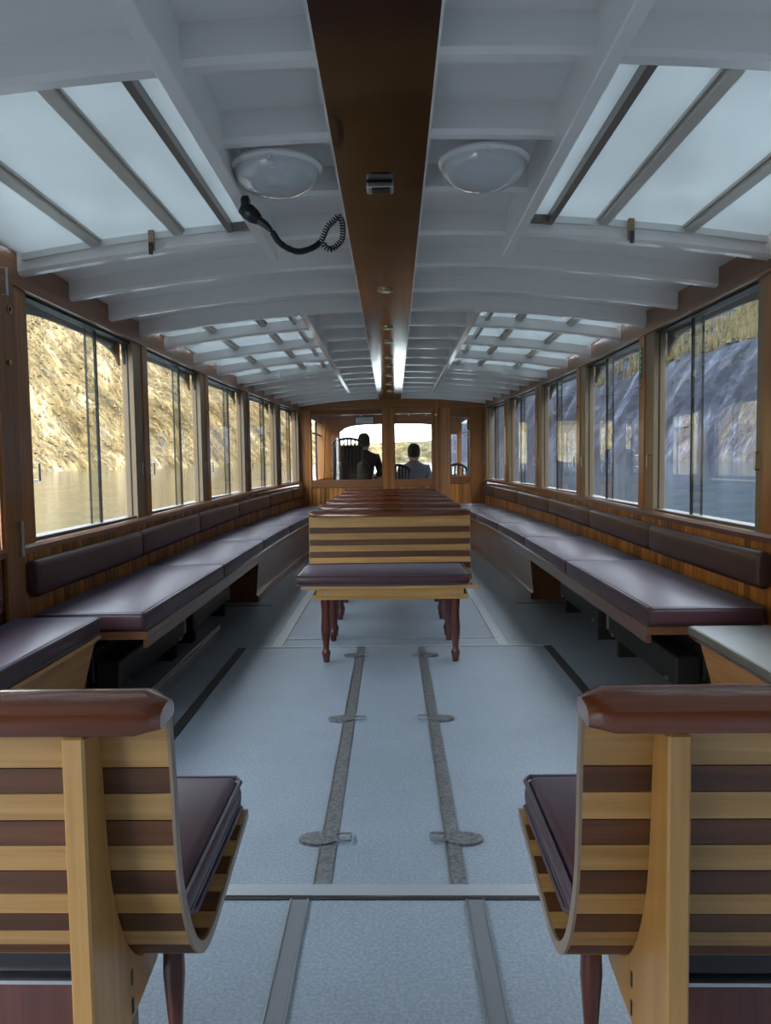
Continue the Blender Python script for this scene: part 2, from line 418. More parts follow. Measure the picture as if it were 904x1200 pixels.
# ---- side walls: lower lining, sill, posts, header
for s in (-1, 1):
    nm = 'wall_' + SIDE[s]
    mb = sweep_y([(-.10, -.02), (0.0, -.02), (0.0, .735), (-.10, .735)], s, .8, Y_FWD)   # sides left open further aft, out of view, to let light in
    sweep_y([(-.10, -.02), (0.0, -.02), (0.0, 1.78), (-.10, 1.78)], s, Y_AFT, -1.7, mb, n=2)  # unseen stern stretch closed again to dim the near ceiling
    wall = mb.build(nm, M['wood_y'])
    tag(wall, 'port side cabin wall of varnished wood with sunny slope outside' if s < 0 else 'starboard side cabin wall of varnished wood with shaded slope outside', 'wall', kind='structure')
    # vertical lining boards above and below the seat
    pb = MB().box(-.026, .026, -.006, .006, 0, .70).build('board', M['board'], wall, bevel=.004)
    me = pb.data; first = True; y = 3.03
    while y < 10.58:
        o = pb if first else bpy.data.objects.new('board', me)
        if not first: C.objects.link(o); o.parent = wall
        first = False
        o.location = (s * (Wd(y) - .008), y, .03); o.rotation_euler = (0, 0, PI / 2 - s * math.atan(yaw(y)) )
        y += .056
    # sill cap
    secs = []
    for i in range(40):
        yy = .8 + (Y_FWD - .8) * i / 39; zz = sill(yy); w = Wd(yy)
        secs.append([(s * (w + .10), yy, zz + .005), (s * (w + .10), yy, zz - .04), (s * (w - .028), yy, zz - .035), (s * (w - .034), yy, zz - .012), (s * (w - .02), yy, zz)])
    MB().loft(secs).build('sill', M['wood_y'], wall)
    # header between window heads and deck
    secs = []
    for i in range(40):
        yy = Y_AFT + (Y_FWD - Y_AFT) * i / 39; w = Wd(yy); zt = ZC(w, yy) + SKIN
        secs.append([(s * (w + .10), yy, zt), (s * (w + .10), yy, WTOP), (s * (w - .012), yy, WTOP), (s * (w - .012), yy, zt)])
    MB().loft(secs).build('header', M['wood_y'], wall)
    secs = []
    for i in range(40):
        yy = Y_AFT + (Y_FWD - Y_AFT) * i / 39; w = Wd(yy)
        secs.append([(s * (w - .013), yy, WTOP + .012), (s * (w - .013), yy, WTOP), (s * (w - .024), yy, WTOP), (s * (w - .024), yy, WTOP + .012)])
    MB().loft(secs).build('head_bead', M['wood_y'], wall)
    # posts between the bays
    posts = [(2.90, 3.15)] + [(BAYS[k][1], BAYS[k + 1][0]) for k in range(4)] + [(10.49, 10.65)]
    for a, b in posts:
        sweep_y([(-.10, sill(a) - .02), (.012, sill(a) - .02), (.012, WTOP + .02), (-.10, WTOP + .02)], s, a + .10, b - .01, n=2).build('post', M['wood_z'], wall, bevel=.004)
    sweep_y([(.012, 0), (.035, 0), (.035, WTOP), (.012, WTOP)], s, 2.86, 3.0, n=2).build('bulkhead_post', M['wood_z'], wall, bevel=.004)
    # door fittings on the aft post
    xi = s * (1.5 - .036)
    MB().tube([(xi, 2.905, 1.70), (xi - s * .02, 2.905, 1.70), (xi - s * .02, 2.905, 1.80), (xi, 2.905, 1.80)], .006, 8).build('grab_handle', M['steel'], wall)
    mb = MB().tube([(xi + s * .002, 2.95, 1.655), (xi - s * .006, 2.95, 1.655)], .017, 14).build('lock_plate', M['brass'], wall)
    MB().box(xi - s * .009, xi - s * .005, 2.947, 2.953, 1.648, 1.664).build('keyhole', M['black'], mb)
    MB().tube([(xi + s * .002, 2.92, 1.45), (xi - s * .014, 2.92, 1.45)], [.008, .011], 12).build('knob', M['brass'], wall)
    MB().box(xi - s * .01, xi + s * .001, 2.955, 2.975, .70, .84).build('hinge', M['steel'], wall)
    for k in range(4):                                            # keyhole plates on the posts
        yy = BAYS[k][1] + .155; xx = s * (Wd(yy) - .012)
        lp = MB().tube([(xx + s * .002, yy, 1.47), (xx - s * .005, yy, 1.47)], .015, 12).build('lock_plate', M['brass'], wall)

# ---- windows
glassid = 0
for s in (-1, 1):
    for k, (a, b) in enumerate(BAYS):
        glassid += 1
        t = thing('window_%d' % glassid, '%s sliding window from the bow bulkhead on the %s side' % (['fifth', 'fourth', 'third', 'second', 'first'][k], 'sunny' if s < 0 else 'shaded'),
                  'window', (s * Wd((a + b) / 2), (a + b) / 2, sill(a)), kind='structure')
        zb, zt = sill(a), WTOP
        def bar(y0, y1, z0, z1, o0, o1, mat, name, **kw):
            return put(sweep_y([(o0, z0), (o1, z0), (o1, z1), (o0, z1)], s, y0, y1, n=2 if y1 - y0 < .3 else 6), name, mat, t, **kw)
        bar(a, b, zb, zb + .016, -.075, -.005, M['track'], 'track')
        bar(a, b, zt - .012, zt + .001, -.07, -.01, M['rubber'], 'head_track')
        bar(a - .012, a + (.06 if s > 0 and k == 0 else .012), zb, zt, -.06, .004, M['alu'], 'jamb'); bar(b - .045, b + .102, zb, zt, -.06, .004, M['alu'], 'jamb')
        m0 = a + (b - a) * .60
        for yy in (b - .049,): bar(yy, yy + .003, zb + .014, zt, -.030, -.024, M['rubber'], 'slot')
        for (y0, y1, o) in ((a + .005, m0 + .03, -.034), (m0 - .05, b - .03, -.058)):
            p = bar(y0, y1, zb + .014, zt - .012, o, o + .006, M['glass'], 'pane')
        bar(m0 + .018, m0 + .029, zb + .014, zt - .015, -.040, -.026, M['rubber'], 'meeting_bar')
        bar(m0 - .052, m0 - .047, zb + .014, zt - .015, -.060, -.050, M['rubber'], 'pane_edge')
        # outside valance with rounded upper corners
        zz0 = zt - .02
        def vpt(y, z, o): return (s * (Wd(y) - o), y, z)
        n = 24; secs = []
        for i in range(n + 1):
            y = a + (b - a) * i / n; u = abs(2 * i / n - 1)
            drop = .02 + .10 * max(0, 1 - math.sqrt(max(0, 1 - u ** 3.2)))
            zl = zt - .01 - drop
            secs.append([vpt(y, zt + .02, -.099), vpt(y, zl, -.099), vpt(y, zl, -.085), vpt(y, zt + .02, -.085)])
        put(MB().loft(secs), 'valance', M['valance'], t)
        for yy in (a + .035, b + .015):
            hz = 1.03
            mb = MB(); x0 = s * (Wd(yy) + .030); x1 = s * (Wd(yy) - .020)
            mb.tube([(x0, yy, hz - .035), (x1, yy, hz - .035), (x1, yy, hz + .035), (x0, yy, hz + .035)], .0055, 6)
            put(mb, 'pull_handle', M['steel'], t)
        if s < 0: bar(b - .14, b - .125, zt - .14, zt - .05, -.02, -.008, M['rubber'], 'latch')
# aft bay (beside the camera): pane and panel, mostly out of view
for s in (-1, 1):
    glassid += 1
    t = thing('window_%d' % glassid, 'edge of the aft door window beyond the thick post on the %s side' % ('sunny' if s < 0 else 'shaded'), 'window', (s * 1.5, 1.9, .74), kind='structure')
    put(sweep_y([(-.034, .74), (-.028, .74), (-.028, WTOP), (-.034, WTOP)], s, .9, 2.87, n=2), 'pane', M['glass'], t)
    put(sweep_y([(-.05, .74), (.01, .74), (.01, WTOP), (-.05, WTOP)], s, 2.80, 2.86, n=2), 'jamb', M['oak'], t)
    put(sweep_y([(-.05, .74), (.01, .74), (.01, WTOP), (-.05, WTOP)], s, .8, .92, n=2), 'jamb', M['wood_z'], t)
    put(sweep_y([(-.05, .74), (.01, .74), (.01, WTOP), (-.05, WTOP)], s, -2.4, -2.2, n=2), 'jamb', M['wood_z'], t)
    put(sweep_y([(.0, .50), (.02, .50), (.02, .725), (.0, .725)], s, 1.2, 2.85, n=2), 'lower_panel', M['rail'], t, bevel=.005)
# green escape sticker on the starboard post
yy = BAYS[0][1] + .150; xx = Wd(yy) - .012
sg = thing('escape_sign', 'narrow green safety sticker with white symbols on a window post', 'sign', (xx, yy, 1.62))
put(MB().box(xx - .004, xx + .001, yy - .018, yy + .018, 1.52, 1.70), 'plate', M['green'], sg)
for z, w in ((1.68, .010), (1.655, .013), (1.585, .012), (1.56, .009)):
    put(MB().box(xx - .005, xx - .0035, yy - w, yy + w * .4, z - .006, z + .006), 'symbol', M['signwhite'], sg)
put(MB().add([(xx - .005, yy - .012, 1.625), (xx - .005, yy + .012, 1.625), (xx - .005, yy, 1.605), (xx - .0035, yy - .012, 1.625), (xx - .0035, yy + .012, 1.625), (xx - .0035, yy, 1.605)],
             [(0, 1, 2), (3, 5, 4), (0, 3, 4, 1), (1, 4, 5, 2), (2, 5, 3, 0)]), 'arrow', M['signwhite'], sg)

# ---- ceiling: skin, beams, carlins, centre plank
BEAMS = [-4.9, -4.45, -4.0, -3.55, -3.1, -2.65, -2.2, -1.75, -1.3, -.85, -.4, .05, .5, .93, 1.36, 1.78, 2.20, 2.64, 3.11] + [3.60 + .495 * k for k in range(15)]
CAR = .48
NS0, NS1 = 1.805, 3.085            # near skylights
FS0, FS1 = 4.61, 7.30              # forward skylights
SX0, SX1 = .50, 1.46
ce = MB()
slab(ce, -SX0, SX0, Y_AFT, 12.9)
for s in (-1, 1):
    x0, x1 = sorted((s * SX0, s * 1.62))
    slab(ce, x0, x1, Y_AFT, -2.2); slab(ce, x0, x1, -.9, NS0); slab(ce, x0, x1, NS1, FS0); slab(ce, x0, x1, FS1, 12.9)
    x0, x1 = sorted((s * SX1, s * 1.62))
    slab(ce, x0, x1, NS0, NS1); slab(ce, x0, x1, FS0, FS1); slab(ce, x0, x1, -2.2, -.9)
ceil = ce.build('ceiling', M['white'], smooth=True)
tag(ceil, 'low cambered white painted deckhead with cross beams', 'ceiling', kind='structure')
FB = [5.09, 5.83, 6.57, 7.31]
AS0, AS1 = -2.2, -.9              # aft skylights, added unseen behind the camera to bring in light
def nb(mb): return mb.build('beam', M['white'], ceil, smooth=True)
for y in BEAMS:
    w = Wd(y) - .013
    if 1.9 < y < 3.0: nb(beam(-CAR, CAR, y))
    elif abs(y - 1.78) < .01 or abs(y - 3.11) < .01: nb(beam(-w, w, y, t=.055, lo=-.004))
    elif FS0 < y < FS1 - .05 or AS0 + .1 < y < AS1 - .1: nb(beam(-CAR - .02, CAR + .02, y))
    elif y < 10.6: nb(beam(-w, w, y))
for y in FB:
    for s in (-1, 1): nb(beam(s * (CAR + .02), s * (Wd(y) - .013), y))
for s in (-1, 1):
    for (y0, y1, lo, x) in ((-3.1, 3.22, -.05, CAR), (4.56, 9.3, -.014, CAR + .03)):
        secs = []
        n = 14
        for i in range(n + 1):
            y = y0 + (y1 - y0) * i / n
            z = ZC(x, y); zl = z + lo
            secs.append([(s * (x - .02), y, z + SKIN), (s * (x - .02), y, zl + .004), (s * (x - .016), y, zl), (s * (x + .016), y, zl), (s * (x + .02), y, zl + .004), (s * (x + .02), y, z + SKIN)])
        y = y1 + .05; z = ZC(x, y)
        secs.append([(s * (x - .012), y, z + SKIN), (s * (x - .012), y, z + .03), (s * (x - .01), y, z + .028), (s * (x + .01), y, z + .028), (s * (x + .012), y, z + .03), (s * (x + .012), y, z + SKIN)])
        MB().loft(secs).build('carlin', M['white'], ceil)
# centre plank
def plk(o0, o1, za, zb):
    secs = []
    for i in range(30):
        y = Y_AFT + (Y_FWD - .03 - Y_AFT) * i / 29; h = .130 + .0022 * max(0, y - 1.4); z = ZC(0, y)
        if o0 is None: secs.append([(-.022 - h, y, z + za), (-.022 + h, y, z + za), (-.022 + h, y, z + zb), (-.022 - h, y, z + zb)])
        else: secs.append([(-.022 + o0 * h, y, z + za), (-.022 + o0 * (h + o1), y, z + za), (-.022 + o0 * (h + o1), y, z + zb), (-.022 + o0 * h, y, z + zb)])
    return MB().loft(secs)
pk = plk(None, 0, -.016, .004).build('centre_plank', M['plank'], ceil)
for s in (-1, 1): plk(s, .006, -.017, .004).build('plank_edging', M['white'], pk)

# ---- skylights
for s in (-1, 1):
    for j, (y0, y1, ys) in enumerate(((NS0, NS1, None), (FS0, FS1, FB), (AS0, AS1, None))):
        t = thing('skylight', ['near', 'forward', 'aft'][j] + ' milky skylight over the ' + ('sunny' if s < 0 else 'shaded') + ' side ' + ['with no beams across it', 'crossed by deck beams', 'added unseen behind the near benches to bring in light'][j],
                  'skylight', (s * 1.0, (y0 + y1) / 2, ZC(1, y0) + .05), kind='structure')
        cols = [SX0, .625, .83, 1.16, SX1]
        for i in range(4):
            xa, xb = sorted((s * cols[i], s * cols[i + 1]))
            put(slab(MB(), xa, xb, y0 - .01, y1 + .01, .070, .078, clip=False), 'pane', M['sky'], t)
        for i, xc in enumerate(cols[1:4]):
            xa, xb = sorted((s * (xc - .017), s * (xc + .017)))
            if i == 0: xa, xb = sorted((s * (xc - .012), s * (xc + .012)))
            put(slab(MB(), xa, xb, y0, y1, .046 if i else .04, .071, clip=False), 'glazing_bar', M['barsd'] if i == 0 and j == 0 else M['bars'], t)
            if i: 
                xa, xb = sorted((s * (xc - .026), s * (xc + .026)))
                put(slab(MB(), xa, xb, y0, y1, .060, .0705, clip=False), 'bar_flange', M['bars'], t)
        if j == 0:
            for yy in (y0 + .02, y1 - .03):
                xa, xb = sorted((s * SX0, s * .637))
                put(slab(MB(), xa, xb, yy, yy + .02, .04, .071, clip=False), 'vent_bar', M['barsd'], t)
        for e0, e1 in ((y0 - .012, y0 + .012), (y1 - .02, y1 + .012)):
            xa, xb = sorted((s * SX0, s * SX1))
            put(slab(MB(), xa, xb, e0, e1, .045, .072, clip=False), 'edge_frame', M['white2'], t)
        if j == 2: continue
        # catches
        for xc in ((.93,) if j == 0 else (.70, 1.05)):
            yy = y1 - .005 if j == 0 else FB[-1] - .03
            z = ZC(xc, yy)
            mb = MB().box(s * (xc - .011), s * (xc + .011), yy - .045, yy - .028, z - .01, z + .07)
            c = put(mb, 'catch', M['alu'] if j == 0 else M['white2'], t)
            put(MB().box(s * (xc - .007), s * (xc + .007), yy - .055, yy - .044, z - .025, z + .02), 'catch_tongue', M['heater'] if j == 0 else M['white2'], c)

# ---- bow bulkhead with windows and door
fw = MB()
YF = Y_FWD
wf = MB().box(-1.30, 1.30, YF, YF + .05, .0, .14).build('wall_front', M['wood_x'])
tag(wf, 'varnished wooden bow bulkhead with windows and panelling', 'wall', kind='structure')
def fp(x0, x1, z0, z1, name='stile', mat='wood_z', y0=0, y1=.05, bevel=.004): return MB().box(x0, x1, YF + y0, YF + y1, z0, z1).build(name, M[mat], wf, bevel=bevel)
fp(-1.30, -1.12, .14, 1.86); fp(-.13, .03, .14, 1.93); fp(.555, .66, .14, 1.93); fp(.665, .80, .14, 1.93); fp(1.075, 1.30, .14, 1.86)
fp(-.13 + .06, .03 - .06, .14, 1.92, 'centre_mould', 'wood_z', -.012, 0)
fp(.60, .63, .14, 1.9, 'door_mould', 'wood_z', -.010, 0); fp(.655, .672, .14, 1.9, 'door_mould', 'wood_z', -.008, 0)
fp(-1.12, -.13, .70, .80, 'rail', 'wood_x'); fp(.03, .555, .70, .80, 'rail', 'wood_x'); fp(.80, 1.075, .74, .83, 'rail', 'wood_x')
fp(-1.12, -.13, 1.715, 1.78, 'rail', 'wood_x'); fp(.03, .555, 1.715, 1.78, 'rail', 'wood_x'); fp(.80, 1.075, 1.65, 1.78, 'rail', 'wood_x')
secs = []
for i in range(21):
    x = -1.31 + 2.62 * i / 20; z = ZC(x, YF) + SKIN
    secs.append([(x, YF - .008, 1.775), (x, YF + .05, 1.775), (x, YF + .05, z), (x, YF - .008, z)])
MB().loft(secs).build('arched_header', M['wood_x'], wf)
bb = MB().box(-.028, .028, 0, .02, 0, .60).build('board', M['board'], wf, bevel=.005); first = True
for x0, x1, z1 in ((-1.12, -.13, .70), (.03, .555, .70), (.80, 1.075, .74)):
    x = x0 + .03
    while x < x1 - .02:
        o = bb if first else bpy.data.objects.new('board', bb.data)
        if not first: C.objects.link(o); o.parent = wf
        first = False
        o.location = (x, YF + .012, .13); x += .06
MB().tube([(.605, YF + .002, 1.68), (.605, YF - .02, 1.68)], .02, 14).build('door_bolt', M['brass'], wf)
for nmx, x0, x1, z0, z1, lab in ((13, -1.12, -.13, .80, 1.715, 'wide window in the bow bulkhead, driver behind it'), (14, .03, .555, .80, 1.715, 'tall window in the bow bulkhead with blue-grey jacket behind it'), (15, .80, 1.075, .83, 1.65, 'narrow window in the bow bulkhead beside the door stile')):
    t = thing('window_%d' % nmx, lab, 'window', ((x0 + x1) / 2, YF, z0), kind='structure')
    put(MB().box(x0, x1, YF + .022, YF + .028, z0, z1), 'pane', M['glass'], t)
    for b_ in ((x0, x1, z0, z0 + .012), (x0, x1, z1 - .012, z1), (x0, x0 + .012, z0, z1), (x1 - .012, x1, z0, z1)):
        put(MB().box(b_[0], b_[1], YF + .014, YF + .036, b_[2], b_[3]), 'bead', M['wood_x'], t)

wb = MB().box(-1.5, 1.5, Y_AFT - .05, Y_AFT, 0, 1.95).build('wall_back', M['wood_z'])  # unseen bulkhead added to keep bright stern reflections off the bow panes
tag(wb, 'varnished wooden stern bulkhead added unseen behind the camera against glare', 'wall', kind='structure')
# ---- wheelhouse ahead of the bulkhead
YW = 12.75
wh = thing('wheelhouse', 'wheelhouse seen through the bow windows, with windscreen frame and side lights', 'wheelhouse', (0, 11.7, 0), kind='structure')
for s in (-1, 1):
    put(MB().box(s * 1.12, s * 1.22, YF + .05, YW, 0, .80), 'side_panel', M['wood_z'], wh)
    put(MB().box(s * 1.12, s * 1.22, YF + .05, YW, 1.66, 1.95), 'side_header', M['wood_y'], wh)
    put(MB().box(s * 1.12, s * 1.22, YF + .05, YF + .12, .8, 1.66), 'side_post', M['wood_z'], wh)
    put(MB().box(s * 1.13, s * 1.16, 11.6, 11.63, .8, 1.66), 'side_mullion', M['rubber'], wh)
    put(MB().box(s * 1.13, s * 1.16, 11.2, 12.3, 1.47, 1.49), 'side_transom', M['rubber'], wh)
    secs = [[(s * 1.10, YW - .5, .78), (s * 1.22, YW - .5, .78), (s * 1.22, YW - .36, .78), (s * 1.10, YW - .36, .78)],
            [(s * 1.06, YW - .5, 1.72), (s * 1.20, YW - .5, 1.72), (s * 1.20, YW - .36, 1.72), (s * 1.06, YW - .36, 1.72)]]
    if s < 0: put(MB().loft(secs), 'raked_post', M['wood_z'], wh)
    put(MB().box(s * (.86 if s < 0 else 1.06), s * 1.14, YW - .06, YW, .8, 1.75), 'screen_post', M['wood_z'], wh)
put(MB().box(-1.2, 1.2, YW - .05, YW, 0, .83), 'dash_panel', M['wood_x'], wh)
secs = []
for i in range(25):
    x = -1.15 + 2.3 * i / 24; u = abs(x) / .88
    zl = 1.70 - .03 * x * x - (.16 * (1 - math.sqrt(max(0, 1 - min(1, u) ** 6))))
    zl = max(1.2, zl) - .03
    secs.append([(x, YW - .05, zl), (x, YW, zl), (x, YW, 2.0), (x, YW - .05, 2.0)])
put(MB().loft(secs), 'screen_header', M['wood_x'], wh)
put(MB().box(-1.0, 1.0, YW - .03, YW - .024, .83, 1.70), 'windscreen', M['glass'], wh)
for x in (-.55, .22, .50):
    put(MB().tube([(x, YF + .1, 1.86), (x + .06, YW - .1, 1.80)], .012, 6), 'roof_rail', M['white'], wh)
for y in (11.2, 11.8): put(beam(-1.15, 1.15, y), 'roof_beam', M['white'], wh)

# ============================================================ EXTERIOR
def fbm(x, y, z=0, o=5): return noise.fractal(Vector((x, y, z)), 1.0, 2.0, o)
WZ = -0.9
lk = MB().add([(-3000, -1500, WZ), (3000, -1500, WZ), (3000, 5000, WZ), (-3000, 5000, WZ)], [(0, 1, 2, 3)]).build('lake', M['water'])
tag(lk, 'calm rippled lake around the boat', 'lake', kind='structure')
def smooth(a, b, t):
    t = max(0, min(1, (t - a) / (b - a))); return t * t * (3 - 2 * t)
def foot_l(y): return max(120, 165 - .03 * y) + 12 * fbm(y * .012, 3.1)
def h_left(d, y):
    base = d * 1.05 * (1 - .25 * smooth(120, 420, d))
    return base + min(1, d / 25) * (16 * fbm(d * .018, y * .010, 1.0) + 5 * fbm(d * .07, y * .05, 2.0)) + min(d, 6) * .3
def foot_r(y): return (135 - .03 * y) * smooth(-160, 60, y) + 38 * (1 - smooth(-160, 60, y)) + 8 * fbm(y * .012, 9.0)  # foot drawn in close aft, out of view, to shade the boat
def h_right(d, y):
    hs = 46 + 160 * smooth(380, 620, y) + 130 * (1 - smooth(-60, 120, y))  # unseen aft part raised to keep direct sun off the boat
    st = d * 1.55
    g = hs + (d - hs / 1.55) * .70
    return min(st, g) + min(1, d / 20) * (9 * fbm(d * .02, y * .012, 4.0) + 4 * fbm(d * .08, y * .06, 5.0))
def terrain(name, s, foot, hf, ys, ds, mat, label):
    vs = []; fs = []
    for y in ys:
        x0 = foot(y)
        for d in ds: vs.append((s * (x0 + d), y, WZ - 1 + hf(d, y)))
    n = len(ds)
    for j in range(len(ys) - 1):
        for i in range(n - 1):
            a = j * n + i; fs.append((a, a + 1, a + n + 1, a + n))
    o = MB().add(vs, fs).build(name, mat, smooth=True)
    return tag(o, label, 'mountain', kind='structure')
def rng(a, b, st): return [a + st * i for i in range(int((b - a) / st) + 1)]
dsl = [0, 1.5, 3, 5, 8, 11] + rng(15, 200, 5) + rng(215, 620, 20)
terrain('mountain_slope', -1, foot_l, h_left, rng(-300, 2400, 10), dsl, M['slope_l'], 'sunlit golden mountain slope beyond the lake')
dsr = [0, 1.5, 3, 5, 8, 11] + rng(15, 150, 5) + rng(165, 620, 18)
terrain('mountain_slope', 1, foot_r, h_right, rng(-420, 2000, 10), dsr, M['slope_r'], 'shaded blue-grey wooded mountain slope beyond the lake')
# far head of the valley
vs = []; fs = []
xs = rng(-900, 900, 20); dd = rng(0, 700, 20)
for x in xs:
    for d in dd:
        vs.append((x, 1500 + .25 * abs(x - 100) + d, WZ - 2 + min(d * .45, 40 + .035 * (x + 120)) + min(1, d / 50) * (9 * fbm(x * .008, d * .008, 7) + 6 * fbm(x * .03, d * .03, 8))))
n = len(dd)
for i in range(len(xs) - 1):
    for j in range(n - 1):
        a = i * n + j; fs.append((a, a + 1, a + n + 1, a + n))
tag(MB().add(vs, fs).build('mountain_range', M['slope_l'], smooth=True), 'distant hazy wooded ridge closing the valley beyond the bow', 'mountain', kind='structure')
# trees and shrubs
def scatter(name, s, foot, hf, n, y0, y1, d0, d1, hh, ww, mat, label, cat, k=5):
    rd = random.Random(hash(name) % 1000 if False else len(name) * 7 + n); mb = MB()
    for _ in range(n):
        y = y0 + (y1 - y0) * rd.random() ** 1.6; d = d0 + (d1 - d0) * rd.random(); x = s * (foot(y) + d); z = WZ - 1.4 + hf(d, y)
        sc = rd.uniform(.55, 1.25); h = hh * sc; w = ww * sc * rd.uniform(.8, 1.2); a0 = rd.random() * 6
        base = [(x + w * math.cos(a0 + 2 * PI * q / k), y + w * math.sin(a0 + 2 * PI * q / k), z + h * .15) for q in range(k)]
        mid = [(x + w * .62 * math.cos(a0 + .6 + 2 * PI * q / k), y + w * .62 * math.sin(a0 + .6 + 2 * PI * q / k), z + h * .55) for q in range(k)]
        o = len(mb.v); mb.v += base + mid + [(x, y, z + h)]
        for q in range(k):
            q2 = (q + 1) % k
            mb.f.append((o + q, o + q2, o + k + q2, o + k + q)); mb.f.append((o + k + q, o + k + q2, o + 2 * k))
        mb.f.append(tuple(o + q for q in range(k))[::-1])
    ob = mb.build(name, mat); return tag(ob, label, cat, kind='stuff')
scatter('dry_shrubs', -1, foot_l, h_left, 16000, 150, 1300, 1, 170, 2.6, 1.1, M['shrub_l'], 'leafless brown shrubs covering the sunlit slope', 'shrubs')
scatter('conifers', 1, foot_r, h_right, 16000, 150, 620, 36, 230, 7.0, 1.15, M['conifer'], 'conifers covering the shaded slope', 'trees')

# ============================================================ BENCHES OF STRIPED SLATS
BW = .46                         # half length
# shell profile: (u forwards over the seat, z), from the rail down the back and out to the seat front
def shell_path():
    K = [(-.004, .745), (.004, .70), (.009, .652), (.014, .585), (.025, .512), (.055, .435), (.095, .380), (.140, .352), (.195, .346), (.265, .356), (.33, .368), (.40, .380), (.475, .392)]
    out = []
    for i in range(len(K) - 1):
        p0, p1, p2, p3 = [Vector(K[max(0, min(len(K) - 1, q))]) for q in (i - 1, i, i + 1, i + 2)]
        for k in range(6):
            u = k / 6
            out.append(.5 * ((2 * p1) + (-p0 + p2) * u + (2 * p0 - 5 * p1 + 4 * p2 - p3) * u * u + (-p0 + 3 * p1 - 3 * p2 + p3) * u ** 3))
    return out + [Vector(K[-1])]
SP = shell_path()
acc = [0]
for i in range(1, len(SP)): acc.append(acc[-1] + (SP[i] - SP[i - 1]).length)
def sp_at(t):
    t = max(0, min(acc[-1], t))
    for i in range(1, len(SP)):
        if acc[i] >= t:
            k = (t - acc[i - 1]) / (acc[i] - acc[i - 1]); p = SP[i - 1].lerp(SP[i], k); d = (SP[i] - SP[i - 1]).normalized(); return p, Vector((d.y, -d.x))
    return SP[-1], Vector((0, 1))
TH = .016
def slat_mesh(t0, t1, x0=-BW, x1=BW):
    n = max(2, int((t1 - t0) / .012) + 1); outl = []; inl = []
    g = .0008
    for i in range(n):
        t = t0 + g + (t1 - t0 - 2 * g) * i / (n - 1); p, nn = sp_at(t)
        outl.append(p - (-nn) * 0); inl.append(p + (-nn) * TH)
    ring = outl + inl[::-1]
    return MB().loft([[(x0, q.x, q.y) for q in ring], [(x1, q.x, q.y) for q in ring]])
SL = [(0, .070, 'ash')]
t = .070; k = 1
for w in (.034, .036, .034, .036, .036, .036, .036, .038, .040, .040):
    SL.append((t, t + w, 'darkslat' if k % 2 else 'ash')); t += w; k += 1
while t < acc[-1] - .03:
    w = min(.042, acc[-1] - t); SL.append((t, t + w, 'darkslat' if k % 2 else 'ash')); t += w; k += 1
if acc[-1] - t > .005: SL.append((t, acc[-1], 'ash'))
def turned_leg(x, u, h, near=False):
    if near: pr = [(.012, 0), (.016, .03), (.020, .06), (.012, .085), (.011, .19), (.0105, .22), (.0135, .26), (.0165, .30), (.0155, .33), (.015, h)]
    else: pr = [(.014, 0), (.017, .004), (.020, .030), (.024, .050), (.019, .064), (.0145, .072), (.018, .10), (.024, .15), (.0255, .18), (.022, .23), (.0205, .27), (.024, .31), (.0245, h)]
    return MB().lathe([(r, min(z, h)) for r, z in pr], (x, u, 0), 12)
def rail_mesh():
    mb = MB(); secs = []
    pr = [(-.055, .738), (-.060, .746), (-.057, .764), (-.040, .773), (-.005, .778), (.022, .772), (.034, .760), (.034, .742), (.028, .738)]
    for x, ins in ((-BW - .006, .62), (-BW + .022, 1), (BW - .022, 1), (BW + .006, .62)):
        cu, cz = -.012, .745
        secs.append([(x if ins < 1 else x, cu + (u - cu) * (ins if ins < 1 else 1), cz + (z - cz) * (ins if ins < 1 else 1)) for u, z in pr])
    return mb.loft(secs)
def support(x):
    # board on edge carrying the back and the seat
    ring = []
    for i in range(0, 28):
        t = .02 + i * (.50 / 27); p, nn = sp_at(t); ring.append((p.x, p.y))
        if p.x > .20: break
    ring += [(.19, .307), (.05, .288), (.012, .25), (.012, 0), (-.05, 0), (-.05, .40), (-.050, .735)]
    return MB().loft([[(x - .0135, u, z) for u, z in ring], [(x + .0135, u, z) for u, z in ring]])
def edge_band(x):
    ring = []; inn = []
    n = 60
    for i in range(n + 1):
        p, nn = sp_at(acc[-1] * i / n); ring.append((p.x, p.y)); q = p - nn * TH; inn.append((q.x, q.y))
    r_ = ring + inn[::-1]
    return MB().loft([[(x, u, z) for u, z in r_], [(x + .004, u, z) for u, z in r_]])
